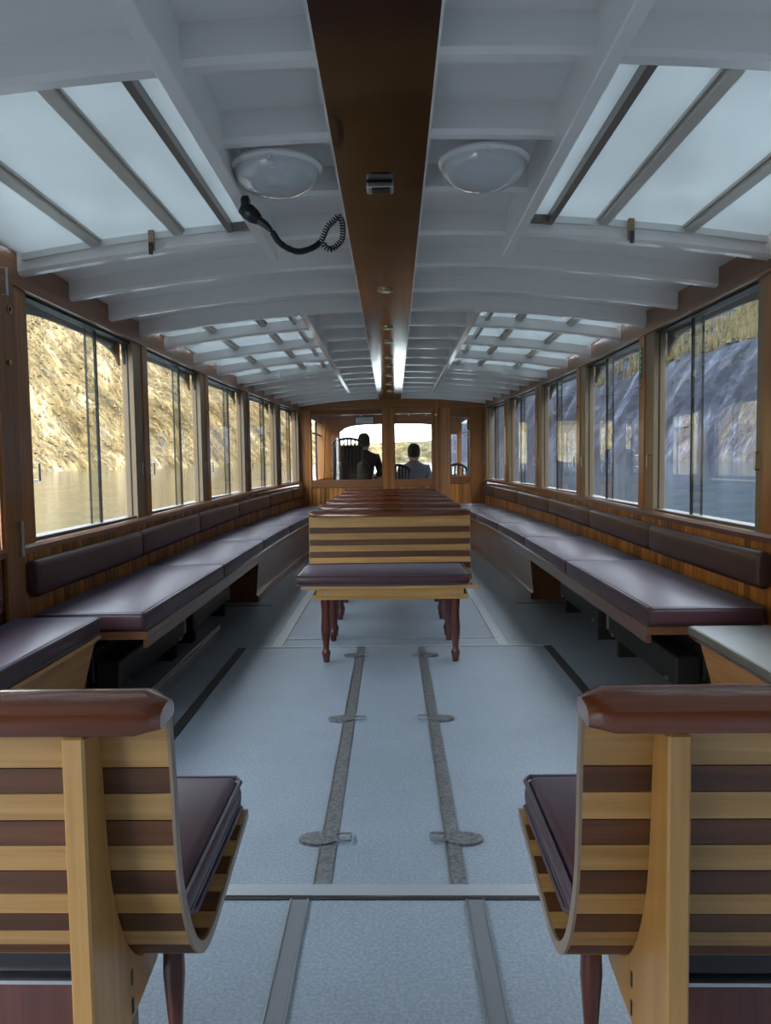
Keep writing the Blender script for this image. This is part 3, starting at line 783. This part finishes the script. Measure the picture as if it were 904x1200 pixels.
def make_bench(name, label, loc, facing, near):
    """facing +1: seat looks forward (away from the camera), -1: seat looks aft"""
    t = bpy.data.objects.new(name, None); C.objects.link(t); t.empty_display_size = .1
    t.location = loc; t.rotation_euler = (0, 0, 0 if facing > 0 else PI)
    tag(t, label, 'bench', 'striped wooden benches')
    for (a, b, mt) in SL:
        key = round(a, 4)
        if key not in SLATS: SLATS[key] = slat_mesh(a, b).build('slat', M[mt], t); SLATS[key].parent = t
        else:
            o = bpy.data.objects.new('slat', SLATS[key].data); C.objects.link(o); o.parent = t
    rail_mesh().build('top_rail', M['rail'], t, smooth=True)
    if near:
        for x in (-.364, .364):
            o = support(x).build('support_board', M['ash_z'], t, bevel=.003)
            for z, u in ((.345, .075), (.305, .075)):
                MB().box(x - .0145, x + .0145, u, u + .006, z, z + .02).build('bolt', M['heater'], o)
            turned_leg(x * 1.12, .17, .345, True).build('leg', M['leg'], t, smooth=True)
    else:
        for x in (-.34, .34): turned_leg(x, -.045, .34).build('rear_leg', M['leg'], t, smooth=True)
    for x in (-BW - .004, BW): edge_band(x).build('edge_band', M['band'], t)
    if not near:
        for x in (-.34, .34): turned_leg(x, .435, .37).build('front_leg', M['leg'], t, smooth=True)
        ap = MB().box(-.385, .385, .448, .464, .335, .390).build('apron', M['ash'], t, bevel=.002)
        for x in (-.335, .335): MB().tube([(x, .462, .368), (x, .468, .368)], .006, 8).build('screw', M['steel'], ap)
        for x in (-.395, .395): MB().box(x - .010, x + .010, .20, .464, .335, .362).build('side_rail', M['ash_z'], t, bevel=.002)
    return t
SLATS = {}
def bench_cushion(label, loc, facing):
    mb = MB(); secs = []; r = .028; n = 4; x0, x1 = -BW + .005, BW - .005
    xs = [(x0 + r * (1 - math.cos(k / n * PI / 2)), r * (1 - math.sin(k / n * PI / 2))) for k in range(n + 1)]
    xs += [(x0 + (x1 - x0) * q, 0) for q in (.15, .3, .5, .7, .85)]
    xs += [(x1 - r * (1 - math.cos(k / n * PI / 2)), r * (1 - math.sin(k / n * PI / 2))) for k in range(n, -1, -1)]
    for x, i in xs:
        pr = rr(.045 + i, .485 - i, .010 + i * .8, .068 - i, max(.005, .022 - i * .6))
        secs.append([(x, u + max(0, (.17 - u) / .125) * (.068 - z) * 1.25, z + (.010 * (1 - (x / BW) ** 2) * (1 - ((u - .27) / .22) ** 2) if z > .04 else 0)) for u, z in pr])
    mb.loft(secs)
    t = bpy.data.objects.new('bench_cushion', None); C.objects.link(t); t.empty_display_size = .1
    sl = math.atan2(.022, .36)
    t.location = loc; t.rotation_euler = (0, 0, 0 if facing > 0 else PI)
    tag(t, label, 'cushion', 'burgundy bench cushions')
    mb.build('pad', M['vinyl'], t, smooth=True)
    for zz in (.064, .016):
        mb = MB(); a = .0; e = .012; bk = .060 if zz > .04 else .125
        ring = [(x0 + e, bk), (x1 - e, bk), (x1 - .002, bk + .012), (x1 - .002, .46), (x1 - e, .479), (x0 + e, .479), (x0 + .002, .46), (x0 + .002, bk + .012)]
        mb.tube([(x, u, zz) for x, u in ring + ring[:2]], .0045, 6)
        mb.build('piping', M['piping'], t, smooth=True)
    return t
NEAR = [(-.742, 'striped bench in front of the cushioned side locker, its back to us', 'cushion on the striped bench beside the cushioned side locker'),
        (.688, 'striped bench in front of the grey-topped side locker, its back to us', 'cushion on the striped bench beside the grey-topped side locker')]
for x, lb, lc in NEAR:
    make_bench('wooden_bench', lb, (x, .915, 0), 1, True)
    bench_cushion(lc, (x, .915, .400), 1)
for k, y in enumerate((4.42, 5.04, 5.66, 6.28, 6.95, 7.70)):
    w = ['foremost to face aft beside the floor latches', 'second', 'third', 'fourth', 'fifth', 'last, nearest the bow bulkhead'][k]
    lab = 'striped bench with the open floor before it, first of the central row' if k == 0 else 'striped bench with mahogany rail, %s in the central row' % w
    make_bench('wooden_bench', lab, (-.022, y, 0), -1, False)
    bench_cushion('burgundy cushion on the first bench of the central row' if k == 0 else 'cushion on the bench that is %s in the central row' % w, (-.06 if k == 0 else -.022, y, .400), -1)

# ============================================================ SIDE SEATING
PADS = [3.0, 4.45, 5.85, 7.2, 8.55, 9.85, 10.5]
ORD = ['aftmost', 'second', 'third', 'fourth', 'fifth', 'last, against the bow bulkhead']
for s in (-1, 1):
    sd = 'sunny' if s < 0 else 'shaded'
    t = thing('side_bench', 'long built-in wooden bench under the windows of the %s side' % sd, 'bench', (s * 1.25, 6.7, 0), 'built-in side benches')
    put(sweep_y(rr(.024, .505, .352, .385, .006), s, 3.02, 10.56), 'seat_board', M['box'], t)
    put(sweep_y([(.482, .315), (.500, .315), (.500, .352), (.482, .352)], s, 3.04, 10.55), 'front_lip', M['box'], t)
    secs = []
    for i in range(18):
        f = i / 17; y = 5.75 + 4.8 * f; w = Wd(y); yt = y - (.12 if i == 0 else 0) * 0
        secs.append([(s * (w - .02), y, 0.001), (s * (w - .455), y, 0.001), (s * (w - .455), y, .06), (s * (w - .478), y + (.02 if i == 0 else 0), .352), (s * (w - .02), y, .352)])
    put(MB().loft(secs), 'seat_box', M['box'], t)
    put(sweep_y([(.452, .001), (.470, .001), (.470, .05), (.452, .05)], s, 5.75, 10.5), 'plinth', M['box'], t)
    for yy in (3.12, 4.4):
        put(MB().box(s * 1.30, s * 1.48, yy, yy + .03, .001, .352), 'bracket', M['box'], t)
    for k in range(6):
        y0, y1 = PADS[k] + .004, PADS[k + 1] - .004
        c = thing('seat_cushion', 'flat burgundy seat cushion on the %s side bench, %s' % (sd, ORD[k]), 'cushion', (s * (Wd((y0 + y1) / 2) - .27), (y0 + y1) / 2, .386), 'side seat cushions')
        put(cushion(MB(), s, y0, y1, .045, .505, .387, .465, .02, .006), 'pad', M['vinyl'], c, smooth=True)
        for (o, z) in ((.500, .459), (.502, .394)):
            put(MB().tube([(s * (Wd(y0 + (y1 - y0) * i / 6) - o), y0 + .012 + (y1 - y0 - .024) * i / 6, z) for i in range(7)], .0048, 6), 'piping', M['piping'], c, smooth=True)
        put(MB().tube([(s * (Wd(y0) - o), y0 + .004, .459) for o in (.06, .49)], .0048, 6), 'piping', M['piping'], c, smooth=True)
    BK = [3.03, 4.32, 5.62, 7.0, 8.4, 9.7, 10.45]
    for k in range(6):
        y0, y1 = BK[k] + .003, BK[k + 1] - .003
        p = MB(); r = .014; secs = []; n = 4
        ys = [(y0 + r * (1 - math.cos(q / n * PI / 2)), r * (1 - math.sin(q / n * PI / 2))) for q in range(n + 1)]
        ys += [(y0 + (y1 - y0) * q, 0) for q in (.2, .4, .6, .8)]
        ys += [(y1 - r * (1 - math.cos(q / n * PI / 2)), r * (1 - math.sin(q / n * PI / 2))) for q in range(n, -1, -1)]
        for y, i in ys:
            pr = rr(.016, .075 - i, .525 + i + (sill(y) - .74), .675 - i + (sill(y) - .74), max(.004, .028 - i * .8))
            secs.append([(s * (Wd(y) - o), y, z) for o, z in pr])
        o = p.loft(secs).build('backrest_pad', M['pad'], smooth=True)
        tag(o, 'padded brown backrest roll under the %s side windows, %s' % (sd, ORD[k]), 'backrest', 'padded backrests along the windows')
    # heater and pipes under the aft part
    h = thing('bench_heater', 'black heater with fittings on the floor under the %s side bench' % sd, 'heater', (s * 1.25, 4.3, 0), 'heaters under the side benches')
    x0 = s * 1.16
    for (ya, yb) in ((3.15, 4.15), (4.35, 5.35)):
        b = put(MB().box(x0, x0 + s * .10, ya, yb, .10, .23), 'casing', M['heater'], h, bevel=.006)
        put(MB().box(x0 + s * .11, x0 + s * .16, ya, yb, .13, .27), 'rear_casing', M['heater'], h, bevel=.006)
        for yy in (ya + .10, yb - .10):
            put(MB().box(x0 + s * .02, x0 + s * .12, yy - .02, yy + .02, .001, .10), 'foot', M['heater'], h)
            put(MB().tube([(x0 - s * .001, yy, .115), (x0 - s * .012, yy, .115)], .009, 10), 'screw', M['steel'], b)  # steel stubs stand in for small bright lamp reflections at the lower edge
    put(MB().tube([(x0 + s * .05, 4.15, .19), (x0 + s * .05, 4.35, .19)], .02, 10), 'pipe', M['steel'], h)
    put(MB().box(x0 + s * .02, x0 + s * .08, 4.22, 4.27, .10, .21), 'valve', M['channel'], h, bevel=.004)
    if s < 0:
        ch = thing('cable_channel', 'grey metal channel lying on the floor under the sunny side bench', 'channel', (s * 1.09, 3.5, 0))
        put(MB().add([(s * 1.12, 3.1, .001), (s * 1.06, 3.1, .001), (s * 1.06, 4.6, .001), (s * 1.12, 4.6, .001), (s * 1.12, 3.1, .06), (s * 1.06, 3.1, .06), (s * 1.06, 4.6, .06), (s * 1.12, 4.6, .06)],
                     [(0, 1, 2, 3), (4, 7, 6, 5), (0, 4, 5, 1), (1, 5, 6, 2), (2, 6, 7, 3), (3, 7, 4, 0)]), 'trough', M['channel'], ch, bevel=.004)
        put(MB().box(s * 1.115, s * 1.065, 3.1, 4.6, .062, .075), 'lid', M['channel'], ch, bevel=.003)
# lockers beside the aft posts
t = thing('side_locker', 'oak-fronted locker carrying a dark cushion next to the near bench', 'locker', (-1.3, 2.25, 0))
put(MB().loft([[(-1.48, y, .001), (-1.22 if y < 2.8 else -1.22, y - (.0 if y < 2.8 else .10), .001), (-1.15, y, .385), (-1.48, y, .385)] for y in (1.62, 2.88)]), 'body', M['oak'], t)
put(MB().box(-1.48, -1.135, 1.62, 2.90, .386, .400), 'lid', M['oak'], t)
c = thing('seat_cushion', 'flat burgundy cushion on the oak-fronted locker aft of the side bench', 'cushion', (-1.3, 2.25, .40), 'side seat cushions')
put(cushion(MB(), -1, 1.63, 2.91, .03, .365, .402, .470, .02, .006), 'pad', M['vinyl'], c, smooth=True)
put(MB().tube([(-1.139, 1.65, .464), (-1.139, 2.90, .464)], .0048, 6), 'piping', M['piping'], c)
put(MB().tube([(-1.139, 1.65, .409), (-1.139, 2.90, .409)], .0048, 6), 'piping', M['piping'], c)
put(MB().tube([(-1.15, 2.906, .464), (-1.46, 2.906, .464)], .0048, 6), 'piping', M['piping'], c)
t = thing('side_locker', 'oak locker with grey vinyl top and no cushion', 'locker', (1.3, 2.2, 0))
put(MB().loft([[(1.48, y, .001), (1.22, y - (0 if y < 2.8 else .04), .001), (1.125, y, .385), (1.48, y, .385)] for y in (1.62, 2.84)]), 'body', M['oak'], t)
put(MB().box(1.095, 1.48, 1.60, 2.875, .386, .420), 'top', M['greyvinyl'], t, bevel=.010, seg=2)
put(MB().box(1.100, 1.48, 1.60, 2.870, .378, .386), 'top_edge', M['rail'], t)

# ============================================================ CEILING FITTINGS
for x, lb in ((-.335, 'white glass dome lamp on the deck beams beside the hanging microphone'), (.285, 'white glass dome lamp on the deck beams with nothing hanging near it')):
    y = 2.36; z = ZC(x, y)
    t = thing('ceiling_lamp', lb, 'lamp', (x, y, z), 'dome ceiling lamps')
    put(MB().lathe([(.118, .0), (.135, -.001), (.137, -.008), (.130, -.016), (.118, -.018)], (x, y, z - .001), 40), 'base_ring', M['white2'], t, smooth=True)
    put(MB().lathe([(.126 * math.cos(a), -.019 - .070 * math.sin(a)) for a in [i / 12 * PI / 2 * .985 for i in range(13)]], (x, y, z), 40), 'dome', M['lampglass'], t, smooth=True)
    for q in range(3):
        a = .5 + q * 2 * PI / 3
        px, py = x + .128 * math.cos(a), y + .128 * math.sin(a)
        put(MB().box(px - .005, px + .005, py - .005, py + .005, z - .024, z - .012), 'clip', M['white2'], t)
# emergency box on the plank
z = ZC(0, 2.5) - .017
t = thing('emergency_light', 'small metal emergency light box fixed under the centre plank', 'light box', (-.027, 2.5, z))
put(MB().box(-.070, .016, 2.475, 2.535, z - .022, z), 'housing', M['steel'], t, bevel=.006, seg=2)
put(MB().box(-.054, .006, 2.473, 2.520, z - .026, z - .020), 'lens', M['black'], t, bevel=.002)
for k, y in enumerate((3.98, 5.04, 5.6, 6.4, 6.95, 7.7, 8.5, 9.3)):
    z = ZC(0, y) - .017
    t = thing('ceiling_spotlight', 'small flush brass-rimmed spotlight in the centre plank, %s behind the emergency light' % ['first', 'second', 'third', 'fourth', 'fifth', 'sixth', 'seventh', 'eighth'][k], 'spotlight', (-.022, y, z), 'plank spotlights')
    put(MB().lathe([(.040, 0), (.040, -.004), (.034, -.009), (.027, -.009)], (-.022, y, z), 24), 'rim', M['brass'], t, smooth=True)
    put(MB().lathe([(.026, -.0095), (.018, -.013), (.004, -.015)], (-.022, y, z), 20), 'lens', M['white2'], t, smooth=True)
# microphone with coiled cord
t = thing('microphone', 'black hand microphone with coiled cord hanging under the deck beams', 'microphone', (-.42, 2.48, 1.86))
def px_on_y(px, py, y):
    v = R3.transposed() @ Vector(((px - PPX) / F_PX, (PPY - py) / F_PX, -1)) if False else R3 @ Vector(((px - PPX) / F_PX, (PPY - py) / F_PX, -1))
    k = y / v.y; return Vector((v.x * k, y, HC + v.z * k))
hb = [px_on_y(a, b, 2.48) for a, b in ((284, 243), (291, 248), (298, 254), (304, 258))]
put(MB().tube(hb, [.020, .026, .024, .016], 12), 'head', M['black'], t, smooth=True)
put(MB().tube([hb[2], px_on_y(312, 264, 2.48), px_on_y(318, 270, 2.48)], [.014, .012, .008], 10), 'handle', M['black'], t, smooth=True)
put(MB().box(hb[1].x - .02, hb[1].x + .005, 2.46, 2.50, hb[1].z - .012, hb[1].z + .045), 'holder', M['heater'], t, bevel=.004)
path = [px_on_y(a, b, 2.48 - .0006 * i) for i, (a, b) in enumerate(((318, 270), (322, 276), (325, 281), (331, 287), (340, 292), (350, 295), (360, 293), (369, 289), (376, 283), (380, 275), (384, 266), (390, 260), (397, 254), (401, 260), (402, 270), (401, 280), (396, 287), (388, 292), (381, 289), (379, 284)))]
def spline(pts, m=14):
    out = []
    for i in range(len(pts) - 1):
        p0, p1, p2, p3 = pts[max(i - 1, 0)], pts[i], pts[i + 1], pts[min(i + 2, len(pts) - 1)]
        for k in range(m):
            u = k / m
            out.append(.5 * ((2 * p1) + (-p0 + p2) * u + (2 * p0 - 5 * p1 + 4 * p2 - p3) * u * u + (-p0 + 3 * p1 - 3 * p2 + p3) * u ** 3))
    return out
sp = spline(path, 40); hel = []; ph = 0
for i, p in enumerate(sp):
    tn = (sp[min(i + 1, len(sp) - 1)] - sp[max(i - 1, 0)])
    d = tn.length / 2 if 0 < i < len(sp) - 1 else tn.length
    tn.normalize(); b = Vector((0, 1, 0)); a = tn.cross(b).normalized()
    f = i / len(sp); pitch = .0042 if f < .42 else .0085
    r = .008 if .02 < f else .003
    ph += 2 * PI * d / pitch
    hel.append(p + (a * math.cos(ph) + b * math.sin(ph)) * r)
put(MB().tube(hel, .0024, 5), 'coiled_cord', M['black'], t)

# ============================================================ WHEELHOUSE PEOPLE AND FITTINGS
def skinned(name, pts, edges, mat, parent=None, sub=2):
    me = bpy.data.meshes.new(name); me.from_pydata([p[0] for p in pts], edges, [])
    me.materials.append(mat)
    o = bpy.data.objects.new(name, me); C.objects.link(o)
    sk = o.modifiers.new('skin', 'SKIN'); sk.use_smooth_shade = True
    if not me.skin_vertices: me.attributes  # layer is made with the modifier below
    return o
def skin_obj(name, pts, edges, mat, root=0):
    bm = bmesh.new(); lay = bm.verts.layers.skin.verify()
    vs = []
    for i, (p, r) in enumerate(pts):
        v = bm.verts.new(p); v[lay].radius = (r, r) if not isinstance(r, tuple) else r; v[lay].use_root = (i == root); vs.append(v)
    for a, b in edges: bm.edges.new((vs[a], vs[b]))
    me = bpy.data.meshes.new(name); bm.to_mesh(me); bm.free(); me.materials.append(mat)
    o = bpy.data.objects.new(name, me); C.objects.link(o)
    sk = o.modifiers.new('skin', 'SKIN'); sk.use_smooth_shade = True
    sb = o.modifiers.new('sub', 'SUBSURF'); sb.levels = 2; sb.render_levels = 2
    return o
def person(loc, label, jacket, seat=.45, turn=0.0):
    # seated, facing +y, hips at seat height; local frame with origin on the floor under the hips
    h = seat + .10
    P = [((0, 0, h), .13), ((0, -.02, h + .22), .14), ((0, -.01, h + .42), (.17, .12)), ((0, .0, h + .48), .075), ((0, .02, h + .53), .060),
         ((0, .03, h + .60), .085), ((0, .035, h + .68), .095), ((0, .03, h + .75), .075),
         ((0, .125, h + .625), .016), ((.088, .03, h + .64), .018), ((-.088, .03, h + .64), .018)]
    E = [(0, 1), (1, 2), (2, 3), (3, 4), (4, 5), (5, 6), (6, 7), (5, 8), (5, 9), (5, 10)]
    J = [((0, 0, h - .02), (.155, .13)), ((0, -.02, h + .22), (.165, .135)), ((0, -.012, h + .40), (.22, .13)), ((0, -.002, h + .50), .11), ((0, .0, h + .55), .09)]
    JE = [(0, 1), (1, 2), (2, 3), (3, 4)]
    T = [((0, 0, h - .02), .14)]; TE = []
    for s in (-1, 1):
        b = len(P)
        P += [((s * .185, -.005, h + .44), .062), ((s * .25, .06, h + .18), .045), ((s * .19, .30, h + .14), .034), ((s * .18, .36, h + .15), .030)]
        E += [(2, b), (b, b + 1), (b + 1, b + 2), (b + 2, b + 3)]
        for q, (dx, ln) in enumerate(((-.027, .062), (-.009, .072), (.009, .068), (.027, .055))):
            c = len(P)
            P += [((s * .18 + dx, .36 + .03, h + .155), .010), ((s * .18 + dx * 1.1, .36 + ln, h + .145), .009), ((s * .18 + dx * 1.1, .36 + ln + .012, h + .120), .008)]
            E += [(b + 3, c), (c, c + 1), (c + 1, c + 2)]
        c = len(P); P += [((s * .18 - s * .045, .37, h + .15), .011), ((s * .18 - s * .05, .40, h + .145), .009)]; E += [(b + 3, c), (c, c + 1)]
        l = len(P); P += [((s * .10, .06, h - .02), .085), ((s * .13, .44, h - .01), .062), ((s * .14, .42, .12), .042), ((s * .14, .43, .05), .04), ((s * .15, .56, .03), .03)]
        E += [(0, l), (l, l + 1), (l + 1, l + 2), (l + 2, l + 3), (l + 3, l + 4)]
        j = len(J); J += [((s * .19, -.008, h + .43), .078), ((s * .255, .06, h + .18), .060), ((s * .195, .29, h + .14), .046)]
        JE += [(2, j), (j, j + 1), (j + 1, j + 2)]
        q = len(T); T += [((s * .10, .06, h - .02), .10), ((s * .13, .44, h - .01), .078), ((s * .14, .42, .10), .060)]
        TE += [(0, q), (q, q + 1), (q + 1, q + 2)]
    o = skin_obj('person', P, E, M['skin']); o.location = loc; o.rotation_euler = (0, 0, turn)
    tag(o, label, 'person')
    for nm, A, B, mt in (('jacket', J, JE, jacket), ('trousers', T, TE, M['trousers'])):
        c = skin_obj(nm, A, B, mt); c.parent = o
    hp = [(.008, .118), (.035, .114), (.065, .100), (.088, .074), (.101, .040), (.106, .0), (.103, -.04), (.092, -.075), (.07, -.10)]
    mb = MB()
    secs = []
    for r, z in hp[::-1]:
        secs.append([(r * .93 * math.cos(2 * PI * k / 18), .022 + (r * 1.04) * math.sin(2 * PI * k / 18) * (1 if math.sin(2 * PI * k / 18) < 0 else (.92 if z > .03 else .25)), h + .69 + z) for k in range(18)])
    mb.loft(secs).build('hair', M['hair'], o, smooth=True)
    for s in (-1, 1):
        MB().lathe([(.001, -.010), (.008, -.006), (.010, 0), (.008, .006), (.001, .010)], (s * .034, .108, h + .66), 10).build('eye', M['trousers'], o, smooth=True)
    return o
person((-.44, 12.05, 0), 'person in a black jacket at the wheel behind the wide bow window', M['jacketk'], .60)
person((.33, 11.75, 0), 'dark-haired person in a blue-grey jacket behind the tall bow window', M['jacketb'], .42)
def spindle_chair(loc, label, w=.42, top=1.02, n=6, seat=.45):
    t = bpy.data.objects.new('spindle_chair', None); C.objects.link(t); t.location = loc; t.empty_display_size = .1
    tag(t, label, 'chair', 'dark spindle-back chairs in the wheelhouse')
    MB().box(-w / 2, w / 2, -.02, .40, seat - .04, seat).build('seat', M['chair'], t, bevel=.01)
    for x in (-w / 2 + .03, w / 2 - .03):
        for y in (.02, .36): MB().tube([(x, y, 0), (x, y, seat - .04)], .018, 8).build('leg', M['chair'], t)
    MB().tube([(w / 2 * math.cos(PI * k / 12), -.03, top - .10 + .10 * math.sin(PI * k / 12)) for k in range(13)], .02, 8).build('top_rail', M['chair'], t, smooth=True)
    for k in range(n):
        x = -w / 2 + .01 + (w - .02) * k / (n - 1)
        MB().tube([(x * .95, 0, seat - .02), (x, -.03, top - .10 + .10 * math.sqrt(max(0, 1 - (2 * x / w) ** 2)))], .012, 6).build('spindle', M['chair'], t)
    return t
tc_ = spindle_chair((-.66, 11.42, 0), 'dark tall slat-backed chair behind the driver', .46, 1.40, 9, .6)
MB().box(-.21, .21, .0, .03, .56, 1.30).build('back_panel', M['heater'], tc_, bevel=.01)
for x, lb in ((-.72, 'black rounded headrest by the raked post'), (-.42, 'black rounded headrest behind the driver')):
    t = thing('wheelhouse_seat', lb + ' beyond the wide bow window', 'seat', (x, 11.1, 0), 'black seats beyond the bow window')
    put(MB().box(x - .10, x + .10, 11.0, 11.25, .40, .46), 'base', M['chair'], t, bevel=.01)
    put(MB().tube([(x, 11.12, 0), (x, 11.12, .40)], .03, 10), 'pedestal', M['chair'], t)
    put(MB().loft([[(x + (w * math.cos(2 * PI * k / 16)), 11.03 + .04 * math.sin(2 * PI * k / 16), z) for k in range(16)] for w, z in ((.10, .44), (.11, .7), (.10, .86), (.085, .93), (.09, .97), (.08, 1.02), (.04, 1.055), (.01, 1.06))]), 'back', M['chair'], t, smooth=True)
spindle_chair((.05, 11.25, 0), 'dark low round-backed chair left of the blue-grey jacket', .40, 1.0, 9)
spindle_chair((.93, 11.15, 0), 'dark spindle-back chair behind the narrow bow window', .30, 1.0, 6)
t = thing('driving_mirror', 'small rectangular driving mirror hanging under the wheelhouse roof', 'mirror', (-.40, 11.6, 1.72))
put(MB().box(-.55, -.27, 11.60, 11.64, 1.62, 1.73), 'glass', M['steel'], t, bevel=.01)
put(MB().box(-.56, -.26, 11.605, 11.65, 1.61, 1.74), 'shell', M['heater'], t, bevel=.01)
put(MB().tube([(-.41, 11.64, 1.73), (-.41, 11.66, 1.97)], .012, 8), 'stalk', M['heater'], t)

# ============================================================ HEATERS UNDER THE NEAR BENCHES
for x0, x1, lb in ((-1.16, -.47, 'black grilled heater with burgundy front under the bench by the cushioned locker'), (.41, 1.10, 'black grilled heater with burgundy front under the bench by the grey-topped locker')):
    t = thing('fan_heater', lb, 'heater', ((x0 + x1) / 2, 1.2, 0), 'heaters under the near benches')
    put(MB().box(x0, x1, 1.13, 1.31, .001, .250), 'burgundy_panel', M['leg'], t, bevel=.004)
    put(MB().box(x0, x1, 1.125, 1.15, .250, .256), 'edge_trim', M['steel'], t)
    put(MB().box(x0 + .004, x1 - .004, 1.14, 1.30, .256, .345), 'black_casing', M['black'], t, bevel=.006)
    n = 18
    for k in range(n):
        xx = x0 + .12 + (x1 - x0 - .24) * k / (n - 1)
        put(MB().box(xx - .006, xx + .006, 1.134, 1.142, .295, .335), 'grille_bar', M['heater'], t)
